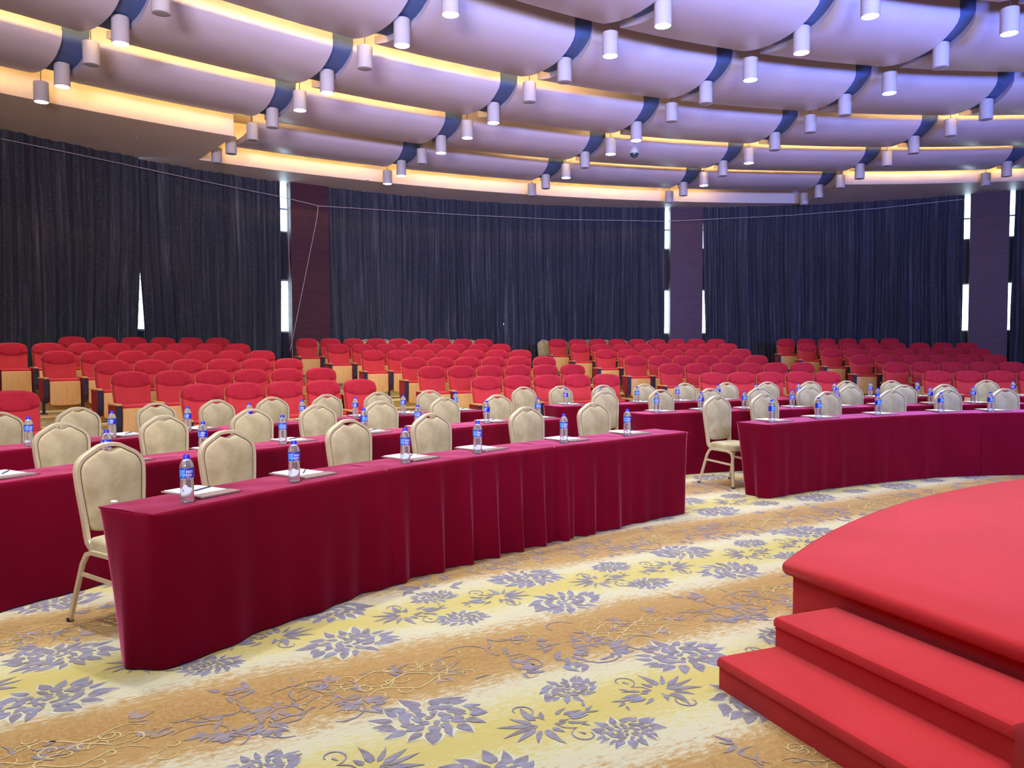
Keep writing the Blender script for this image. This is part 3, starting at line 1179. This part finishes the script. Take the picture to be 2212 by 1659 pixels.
# ================================================================== TABLES
def run_table(label, rf, t0, t1, folds, depth=.42, tuck=(.1, .1), seed=1):
    """draped run of tables along an arc; rf: (deg, radius) table of its front edge; folds: fn(deg)->(amp, wavelength)"""
    rnd = random.Random(seed)
    tm = (t0 + t1) / 2
    org = polar(C0, interp(tm, rf) + .2, tm)
    root = thing('conference_table', (org[0], org[1], 0))
    H = .75
    # perimeter samples: (deg, radius, kind, s)
    def P(deg, r, z):
        x, y = polar(C0, r, deg)
        return (x - org[0], y - org[1], z)
    Lf = radians(t1 - t0) * interp(tm, rf)
    nf = max(60, int(Lf / .03))
    ne = 14
    per = []
    for i in range(nf + 1):
        u = i / nf
        per.append(('f', t0 + (t1 - t0) * u, 0.0, u * Lf))
    for i in range(1, ne):
        per.append(('e1', t1, i / ne, i / ne * depth))
    for i in range(nf + 1):
        u = i / nf
        per.append(('b', t1 - (t1 - t0) * u, 1.0, u * Lf))
    for i in range(1, ne):
        per.append(('e0', t0, 1 - i / ne, i / ne * depth))
    ph = [rnd.uniform(0, 6) for _ in range(5)]
    acc = [0.0]
    for q in range(1900):
        acc.append(acc[-1] + 2 * pi * radians(.05) * interp(tm, rf) / folds(-75 + .05 * q)[1])

    def phase(deg):
        q = (deg + 75) / .05
        k_ = int(q)
        return acc[k_] + (acc[k_ + 1] - acc[k_]) * (q - k_)
    rows = [0.0, .012, .035, .08, .15, .24, .34, .44, .54, .63, .70, .742]
    R = []
    # top inner ring first (flat top as a strip surface)
    for j, dz in enumerate([-1] + rows):
        ring_ = []
        for kd, deg, v, s in per:
            r_f = interp(deg, rf)
            if dz < 0:
                off, z, vv = -.012, H, v
            else:
                k = (dz / .742)
                amp, wl = folds(deg)
                ss = radians(deg) * r_f
                pq = phase(deg)
                f = amp * (sin(pq + ph[0] + .9 * sin(ss * 2.3 + ph[1])) * .6 + .35 * sin(pq / .47 + ph[2] + ss) + .45) * k ** .75
                if kd in ('e0', 'e1'):
                    f = (.030 if (tuck[1] if kd == 'e1' else tuck[0]) else .0) * sin(2 * pi * s / .30 + ph[3]) * k
                off = (0.0 if dz == 0 or (kd in ('e0', 'e1') and not (tuck[1] if kd == 'e1' else tuck[0])) else .006) + f
                z = H - dz if dz > 0 else H - .004
                vv = v
            dd = depth
            rr = r_f + vv * dd
            de = 0.0
            # tuck of the end panels towards the floor
            kk = max(0, dz) / .742
            if kd == 'f':
                rr = r_f - off
                # flare at the corners
                near = min(abs(deg - t0), abs(deg - t1)) * radians(1) * r_f
                nt = tuck[0] if abs(deg - t0) < abs(deg - t1) else tuck[1]
                rr -= (.02 if nt else 0) * kk * math.exp(-(near / .12) ** 2)
            elif kd == 'b':
                rr = r_f + dd + off - kk * (tuck[0] * math.exp(-(abs(deg - t0) * radians(1) * r_f / .5) ** 2) +
                                            tuck[1] * math.exp(-(abs(deg - t1) * radians(1) * r_f / .5) ** 2))
            else:
                rr = r_f + vv * (dd - (tuck[1] if kd == 'e1' else tuck[0]) * kk)
                de = degrees(off / r_f) * (1 if kd == 'e1' else -1)
            ring_.append(P(deg + de, rr, z))
        if dz > 0:
            for endi, lo in ((1, nf), (0, 0)):
                if not tuck[endi]:
                    continue
                N = len(per)
                cs = [nf, nf + ne] if endi else [0, N - ne]
                kk = dz / .742
                for it in range(int(2 + 12 * kk)):
                    new = list(ring_)
                    for c_ in cs:
                        for q in range(-4, 5):
                            i_ = (c_ + q) % N
                            a_, b_, d_ = ring_[i_ - 1], ring_[i_], ring_[(i_ + 1) % N]
                            new[i_] = (b_[0] * .5 + (a_[0] + d_[0]) * .25, b_[1] * .5 + (a_[1] + d_[1]) * .25, b_[2])
                    ring_ = new
        R.append(ring_)
    mb = MB()
    mb.rings(R, cap=False)
    # top surface quads between front and back samples
    n = len(per)
    vs = R[0]
    F = vs[:nf + 1]
    B = list(reversed(vs[nf + 1 + ne - 1: nf + 1 + ne - 1 + nf + 1]))
    cols = []
    for i in range(nf + 1):
        c = []
        for q in range(7):
            w = q / 6
            a, b = F[i], B[i]
            z = H + (.0016 * sin(i * .35 + q * 1.3 + ph[4]) + .0012 * sin(i * .9 - q)) * (1 if 0 < q < 6 else 0)
            c.append((a[0] + (b[0] - a[0]) * w, a[1] + (b[1] - a[1]) * w, z))
        cols.append(c)
    tv = [p for c in cols for p in c]
    tf = [(i * 7 + q, i * 7 + q + 1, (i + 1) * 7 + q + 1, (i + 1) * 7 + q) for i in range(nf) for q in range(6)]
    mb.add(tv, [tuple(reversed(f)) for f in tf])
    mb.build('tablecloth', M['cloth'], root, smooth=80)
    # the folding table tops underneath
    mt = MB()
    RR = []
    for i in range(13):
        tt = t0 + .15 + (t1 - t0 - .3) * i / 12
        rr = interp(tt, rf)
        RR.append([P(tt, rr + .02, H - .035), P(tt, rr + depth - .02, H - .035), P(tt, rr + depth - .02, H - .008), P(tt, rr + .02, H - .008)])
    mt.rings(RR)
    mt.build('tabletop', M['wood'], root)
    tag(root, label, 'table', 'curved runs of tables under crimson cloths')
    return root


RF = {'T1L': [(-61.4, 11.31), (-53, 11.32), (-47.5, 11.25), (-42.3, 11.18), (-36.45, 11.19)],
      'T1R': [(-30.6, 11.21), (-26.4, 11.29), (-16.5, 11.42), (-11, 11.32), (-4, 11.2)],
      'T2L': [(-70, 12.86), (-60, 12.88), (-52, 12.87), (-47, 12.95), (-43.5, 12.93), (-36.2, 12.99)],
      'T2R': [(-31.3, 12.88), (-20.7, 12.61), (-5, 12.63)],
      'T3L': [(-66, 14.42), (-53, 14.49), (-36.3, 14.5)],
      'T3R': [(-31.7, 14.5), (-26.8, 14.38), (-10.6, 14.2), (-4.5, 14.2)], 'T3X': [(-1.2, 14.2), (9, 14.2)]}


def folds_1l(d):
    return (interp(d, [(-58, .026), (-52, .040), (-49, .052), (-44, .050), (-41, .030), (-39, .014)]),
            interp(d, [(-56, .62), (-51, .30), (-44, .23), (-41, .36), (-38, .5)]))


def mild(a, w):
    return lambda d: (a * (.6 + .4 * sin(d * 1.7)), w)


def table_row(key, cuts, folds, where, tuck, seed):
    n = len(cuts) - 1
    for i in range(n):
        a = cuts[i] + (.004 if i else 0)
        b = cuts[i + 1] - (.004 if i < n - 1 else 0)
        pos = ORD[i] if n > 1 else 'only'
        run_table('crimson draped table, %s from the left in the %s' % (pos, where), RF[key], a, b, folds, seed=seed,
                  tuck=(tuck if i == 0 else 0.0, tuck if i == n - 1 else 0.0))


table_row('T1L', [-61.4, -53.2, -45.0, -36.45], folds_1l, 'front left row, nearest the camera', .09, 3)
table_row('T1R', [-30.6, -22.2, -13.9, -4.5], mild(.014, .34), 'front right row, beyond the stage', .10, 15)
table_row('T2L', [-63.3, -56.5, -49.8, -43.0, -36.2], mild(.014, .4), 'middle left row', .06, 28)
table_row('T2R', [-31.3, -24.8, -18.2, -11.6, -5.0], mild(.014, .36), 'middle right row', .06, 39)
table_row('T3L', [-60.0, -54.0, -48.1, -42.2, -36.3], mild(.016, .30), 'third left row, before the red seats', .04, 51)
table_row('T3R', [-31.7, -26.3, -20.8, -15.4, -10.0, -4.5], mild(.016, .33), 'third right row, before the red seats', .04, 62)
run_table('crimson draped table at the far right edge of the picture, across the aisle', RF['T3X'], -1.2, 5, mild(.012, .33), seed=73, tuck=(.04, 0))


# ================================================================== BEIGE BANQUET CHAIRS
def make_banquet():
    """local frame: faces -y, origin on the floor under the seat centre"""
    root = thing('banquet_chair')
    lean = lambda x, y, z: (x, y + .23 + .09 * (z - .45), z)
    # back outline (x,z)
    half = [(0.0, .970), (.055, .966), (.170, .902), (.199, .85), (.193, .74), (.172, .55), (.165, .46)]
    outline = [(-x, z) for x, z in reversed(half[1:])] + half
    path = rounded(outline, [0, .03, .05, .05, .03, .02, 0, .02, .03, .05, .05, .03, 0][:len(outline)], 3)
    path = [p for p in path]
    # frame tube: flattened double tube
    prof = [(-.009, -.022), (.009, -.022), (.012, -.012), (.009, 0.0), (.012, .012), (.009, .022), (-.009, .022), (-.012, 0.0)]
    mb = MB()
    pts = [(x, 0, z) for x, z in path]
    # add the curved foot of the frame that runs forward under the seat
    pl = [(-.165, -.17, .405), (-.165, -.10, .400), (-.165, -.03, .415), (-.165, -.005, .44)]
    pr = [(.165, -.005, .44), (.165, -.03, .415), (.165, -.10, .400), (.165, -.17, .405)]
    mb.tube(pl + pts + pr, prof, up=(0, 1, 0))
    mb.map(lean).build('back_frame', M['gold'], root, smooth=50)
    # padded back
    o = [(-.060, .948), (-.035, .942), (0, .926), (.035, .942), (.060, .948), (.158, .893), (.183, .845), (.176, .74), (.158, .56), (.150, .505), (.10, .488),
         (0, .482), (-.10, .488), (-.150, .505), (-.158, .56), (-.176, .74), (-.183, .845), (-.158, .893)]
    o = rounded(o, [.01, .03, .04, .03, .01, .05, .06, .05, .05, .03, .05, .05, .05, .03, .05, .05, .06, .05], 2)
    MB().rings(pillow(o, -.030, .018, .020, .012)).map(lean).build('backrest', M['beige'], root, smooth=60)
    # seat cushion
    so = rounded([(-.205, -.20), (.205, -.20), (.185, .20), (-.185, .20)], [.07, .07, .05, .05], 4)
    R = pillow(so, 0, .068, .024, .014)
    mb = MB().rings([[(x, z, .472 - y) for x, y, z in r] for r in R])
    mb.build('seat', M['beige'], root, smooth=60)
    # rails under the seat and legs (each side is an inverted U)
    lp = [(-.012, -.010), (.012, -.010), (.012, .010), (-.012, .010)]
    mb = MB()
    for sx in (-1, 1):
        mb.tube([(sx * .205, .17, .385), (sx * .205, .12, .402), (sx * .205, -.10, .398), (sx * .205, -.16, .380)], lp, up=(1, 0, 0))
    mb.tube([(-.205, -.12, .398), (.205, -.12, .398)], lp, up=(0, 0, 1))
    mb.tube([(-.205, .12, .400), (.205, .12, .400)], lp, up=(0, 0, 1))
    mb.build('seat_frame', M['gold'], root, smooth=30)
    for sx in (-1, 1):
        mb = MB().tube([(sx * .205, .165, .390), (sx * .212, .20, .33), (sx * .240, .292, .0)], lp, up=(1, 0, 0))
        l = mb.build('leg', M['gold'], root, smooth=30)
        MB().box((sx * .2395, .291, .010), (.028, .026, .020)).build('foot_cap', M['rubber'], l)
        mb = MB().tube([(sx * .205, -.155, .384), (sx * .208, -.178, .34), (sx * .215, -.20, .0)], lp, up=(1, 0, 0))
        l = mb.build('leg', M['gold'], root, smooth=30)
        MB().box((sx * .2148, -.1995, .010), (.028, .026, .020)).build('foot_cap', M['rubber'], l)
        MB().tube([(sx * .214, .218, .275), (sx * .210, -.183, .255)], [(-.010, -.007), (.010, -.007), (.010, .007), (-.010, .007)], up=(1, 0, 0)).build(
            'stretcher', M['gold'], root, smooth=30)
    return root


CH = {'T1L': (12.36, [-59.16, -55.43, -50.65, -46.87, -41.78, -37.58]),
      'T2L': (13.84, [-56.67, -53.37, -49.92, -46.84, -43.8, -40.19, -37.03]),
      'T3L': (15.38, [-55.71, -53.2, -50.36, -47.84, -45.38, -42.72, -40.07, -37.18]),
      'T1R': (12.28, [-28.83, -25.21, -20.26, -15.53, -11.77, -8.04]),
      'T2R': (13.62, [-30.59, -26.99, -23.81, -20.62, -17.09, -14.06, -10.38, -7.47]),
      'T3R': (15.1, [-31.44, -29.15, -26.51, -23.75, -21.03, -18.18, -15.31, -12.4, -9.86, -6.77])}
BT = {'T1L': [-60.03, -56.49, -51.92, -48.54, -43.95, -40.02],
      'T1R': [-29.56, -25.73, -20.97, -16.08, -12.8],
      'T2L': [-60.9, -57.5, -54.34, -51.22, -47.36, -44.67, -40.79, -37.61],
      'T2R': [-30.28, -27.44, -24.64, -21.52, -18.34, -15.39, -11.64, -8.64],
      'T3L': [-56.39, -53.71, -50.94, -48.41, -46.01, -43.4, -40.86, -37.9],
      'T3R': [-31.09, -28.93, -26.61, -23.91, -21.12, -18.52, -15.61, -13.14, -10.7, -7.46],
      'T3X': [-1.06]}
TN = {'T1L': 'front left table', 'T2L': 'middle left table', 'T3L': 'third-row left table', 'T1R': 'front right table',
      'T2R': 'middle right table', 'T3R': 'third-row right table', 'T3X': 'far right edge table'}
chair0 = make_banquet()
used = [False]
jit = random.Random(5)


def chair_at(x, y, z, deg, label, group):
    o = dup(chair0) if used[0] else chair0
    used[0] = True
    o.location = (x, y, z)
    o.rotation_euler = (0, 0, -radians(deg))
    return tag(o, label, 'chair', group)


for key, (rt, angs) in CH.items():
    for i, a in enumerate(angs):
        rr = interp(a, RF[key]) + .77
        x, y = polar(C0, rr, a)
        chair_at(x, y, 0, a + jit.uniform(-2.5, 2.5), 'beige padded banquet chair at the %s, %s from the left' % (TN[key], ORD[i]),
                 'beige banquet chairs at the tables')
x, y = polar(C0, 14.85, -.74)
chair_at(x, y, 0, -.74, 'beige padded banquet chair at the far right, across the aisle from the third-row right table', 'beige banquet chairs at the tables')
for nm, word, angs in (('M', 'left-of-centre', [-30.88, -29.65, -27.62, -26.40, -25.18, -23.96, -22.14, -20.90]),
                       ('C', 'right-of-centre', [-15.95, -14.72, -12.92, -11.70, -10.48, -8.46])):
    for i, a in enumerate(angs):
        x, y = polar(C0, 26.30, a)
        chair_at(x, y, DZ * 5 + .085, a, 'beige banquet chair against the curtain behind the %s red seats, %s from the left' % (word, ORD[i]),
                 'beige banquet chairs along the curtains')


# ================================================================== BOTTLES, FOLDERS, PAPER, PENS
def make_bottle():
    root = thing('water_bottle')
    prof = [(.0, .004), (.020, .004), (.026, 0.0), (.031, .004), (.033, .012)]
    for k in range(6):
        z = .020 + k * .0125
        prof += [(.0335, z), (.0318, z + .006)]
    prof += [(.0330, .096), (.0305, .108), (.0315, .118), (.0335, .124), (.0335, .176), (.0325, .186), (.0275, .202), (.0190, .214), (.0140, .219), (.0135, .224), (.0, .224)]
    MB().lathe(prof, 20).build('body', M['water'], root, smooth=60)
    MB().lathe([(.0, .219), (.0158, .219), (.0158, .235), (.0145, .2375), (.0, .2375)], 18).build('cap', M['cap'], root, smooth=40)
    MB().lathe([(.0339, .124), (.0341, .125), (.0341, .171), (.0339, .172)], 20).build('label', M['label'], root, smooth=60)
    return root


def make_folder():
    root = thing('writing_folder')
    o = rounded([(-.12, -.175), (.12, -.175), (.12, .175), (-.12, .175)], .01, 3)
    MB().rings([[(x, y, z) for x, y in o] for z in (0.0, .006)]).build('board', M['leather'], root)
    o = rounded([(-.12, -.175), (.12, -.175), (.12, -.085), (-.12, -.085)], .008, 3)
    MB().rings([[(x, y, z) for x, y in o] for z in (.0062, .009)]).build('flap', M['leather'], root)
    return root


bottle0, folder0 = make_bottle(), make_folder()
paper0 = MB().box((0, 0, .0012), (.200, .245, .0024)).build('note_paper', M['paper'])
pen0 = MB()
pen0.tube([(-.07, 0, .005), (.055, 0, .005), (.07, 0, .005)], .0042)
pen0 = pen0.build('pen', M['pen'], smooth=60)
ub = [0]


def first_or_dup(o):
    return dup(o) if ub[0] else o


for key, angs in BT.items():
    for i, a in enumerate(angs):
        rf = interp(a, RF[key])
        cut = key == 'T2L' and i == 0
        where = '%s, %s from the left' % (TN[key], ORD[i - (1 if key == 'T2L' else 0)])
        if cut:
            where = 'middle left table, at the left edge'
        if key == 'T3X':
            where = TN[key]
        x, y = polar(C0, rf + .11, a)
        b = first_or_dup(bottle0) if not cut else thing('unused')
        b.location = (x, y, .7525)
        rot = atan2(-y, -x) + (.75 + jit.uniform(-.1, .1) if key == 'T1L' else 1.9 if key == 'T1R' else jit.uniform(-.3, 1.4))
        b.rotation_euler = (0, 0, rot + 0.0)
        if cut:
            bpy.data.objects.remove(b)
        else:
            tag(b, 'blue-capped water bottle on the %s' % where, 'water bottle', 'water bottles on the tables')
        af = a + degrees(.21 / rf)
        rz = -radians(af) + jit.uniform(-.03, .03)
        if af > RF[key][-1][0] - .6:
            af = RF[key][-1][0] - .75
        x, y = polar(C0, rf + .30 - .015, af)
        f = first_or_dup(folder0)
        f.location = (x, y, .7535)
        f.rotation_euler = (0, 0, rz)
        tag(f, 'brown leather writing folder lying on the %s' % where, 'folder', 'writing folders on the tables')
        p = first_or_dup(paper0)
        q = rz + jit.uniform(-.06, .06)
        p.location = (x - .045 * sin(rz) * 1.0, y + .045 * cos(rz), .7598)
        p.rotation_euler = (0, 0, q)
        tag(p, 'white note paper on the folder on the %s' % where, 'paper', 'note paper on the folders')
        e = first_or_dup(pen0)
        e.location = (x - .02 * sin(rz) + .03 * cos(rz), y + .02 * cos(rz) + .03 * sin(rz), .7623)
        e.rotation_euler = (0, 0, rz + .6 + jit.uniform(-.3, .3))
        tag(e, 'dark pen on the white paper on the %s' % where, 'pen', 'pens on the note paper')
        ub[0] = 1
o = MB().rings([[(.018 * cos(t_ * pi / 5) * k, .012 * sin(t_ * pi / 5) * k, z) for t_ in range(10)] for k, z in ((1, 0), (.9, .006))]).build('paper_scrap', M['paper'])
o.location = (-2.0, 3.90, .752)
tag(o, 'tiny white scrap of paper near the left end of the front left table', 'paper scrap')


# ================================================================== RED AUDITORIUM SEATS
def make_seat():
    """faces -y, origin on the floor under the foot of the back"""
    root = thing('auditorium_seat')
    rec = lambda x, y, z: (x, y + .16 * (z - .45), z)
    low = rounded([(-.235, .40), (.235, .40), (.260, .84), (.250, .93), (-.250, .93), (-.260, .84)], [.03, .03, .1, .05, .05, .1], 3)
    MB().rings(pillow(low, -.075, .02, .03, .012)).map(rec).build('backrest', M['seat_red'], root, smooth=60)
    head = [(-.262, .885), (-.17, .838), (0, .820), (.17, .838), (.262, .885), (.264, .94), (.242, 1.025), (.14, 1.068), (0, 1.074), (-.14, 1.068), (-.242, 1.025), (-.264, .94)]
    head = rounded(head, [.02, .08, .08, .08, .02, .08, .12, .10, .08, .10, .12, .08], 3)
    MB().rings(pillow(head, -.094, .02, .035, .012)).map(rec).build('headrest', M['seat_head'], root, smooth=60)
    shell = rounded([(-.235, .36), (.235, .36), (.262, .86), (.262, .96), (.226, 1.030), (0, 1.050), (-.226, 1.030), (-.262, .96), (-.262, .86)],
                    [.04, .04, .1, .06, .08, .1, .08, .06, .1], 3)
    MB().rings([[(x, y, z) for x, z in shell] for y in (.022, .040)]).map(rec).build('back_shell', M['wood'], root, smooth=30)
    # tipped-up seat: cushion behind, wooden underside facing forward
    cu = rounded([(-.245, .175), (.245, .175), (.250, .600), (-.250, .600)], [.05, .05, .03, .03], 3)
    MB().rings(pillow(cu, -.235, -.115, .035)).build('seat_cushion', M['seat_red'], root, smooth=60)
    pn = rounded([(-.238, .155), (-.10, .140), (.10, .140), (.238, .155), (.238, .548), (-.238, .548)], [.03, .1, .1, .03, .01, .01], 3)
    MB().rings(pillow(pn, -.262, -.232, .006)).build('seat_panel', M['wood'], root, smooth=40)
    return root


def arm_parts(root, sx):
    x = sx * .307
    side = rounded([(.03, .600), (-.33, .600), (-.30, .30), (-.23, .19), (-.06, .19), (.03, .30)], [.01, .01, .05, .06, .06, .03], 3)   # (y, z)
    R = [[(x + dx, y, z) for y, z in side] for dx in (-.026, .026)]
    sp = MB().rings(R).build('side_panel', M['seat_side'], root, smooth=35)
    cap = rounded([(-.036, .05), (-.036, -.345), (.036, -.345), (.036, .05)], .02, 3)
    MB().rings([[(x + a, y, z) for a, y in cap] for z in (.600, .622)]).build('arm_cap', M['wood'], sp, smooth=30)
    mb = MB()
    fr = [(-.336, .598), (-.306, .30), (-.238, .184)]
    R = []
    for y, z in fr:
        R.append([(x - .034, y, z), (x + .034, y, z), (x + .034, y + .03, z), (x - .034, y + .03, z)])
    mb.rings(R)
    mb.build('front_pad', M['armpad'], sp)
    mb = MB().box((x, -.135, .105), (.036, .05, .19)).box((x, -.135, .008), (.06, .24, .016))
    mb.build('leg', M['armpad'], root)


seatA = make_seat()
arm_parts(seatA, -1)
seatB = make_seat()
arm_parts(seatB, -1)
arm_parts(seatB, 1)
TH0 = {'L': [-0.7885, -0.8068, -0.7929, -0.8083, -0.8224, -0.762], 'M': [-0.5182, -0.535, -0.5197, -0.5341, -0.546, -0.5566],
       'C': [-0.25, -0.2569, -0.2633, -0.2684, -0.2727, -0.2764], 'R': [0.0174, 0.0126, 0.0087, 0.0046, 0.0019, -0.0004]}
CNT = {'L': [5, 6, 6, 7, 8, 6], 'M': [5, 6, 6, 7, 8, 9], 'C': [5, 6, 6, 7, 8, 9], 'R': [5, 6, 6, 7, 8, 6]}
BN = {'L': 'left', 'M': 'left-of-centre', 'C': 'right-of-centre', 'R': 'right'}
WD = .6141
ua = {0: False, 1: False}
for blk in 'LMCR':
    for row in range(6):
        r = RA + DR * row
        n = CNT[blk][row]
        for i in range(n):
            th = degrees(TH0[blk][row] + i * WD / r)
            last = i == n - 1
            src = seatB if last else seatA
            o = dup(src) if ua[int(last)] else src
            ua[int(last)] = True
            x, y = polar(C0, r - .10, th)
            o.location = (x, y, DZ * row)
            o.rotation_euler = (0, 0, -radians(th))
            tag(o, 'red upholstered folding seat, %s from the left, row %s from the front, %s block' % (ORD[i], ['one', 'two', 'three', 'four', 'five', 'six'][row], BN[blk]),
                'auditorium seat', 'red auditorium seats')
o = dup(seatB)
x, y = polar(C0, RA - .10, -52.45)
o.location = (x, y, 0)
o.rotation_euler = (0, 0, radians(52.45))
tag(o, 'red upholstered seat cut off by the left edge of the picture, beyond the carpeted aisle', 'auditorium seat', 'red auditorium seats')
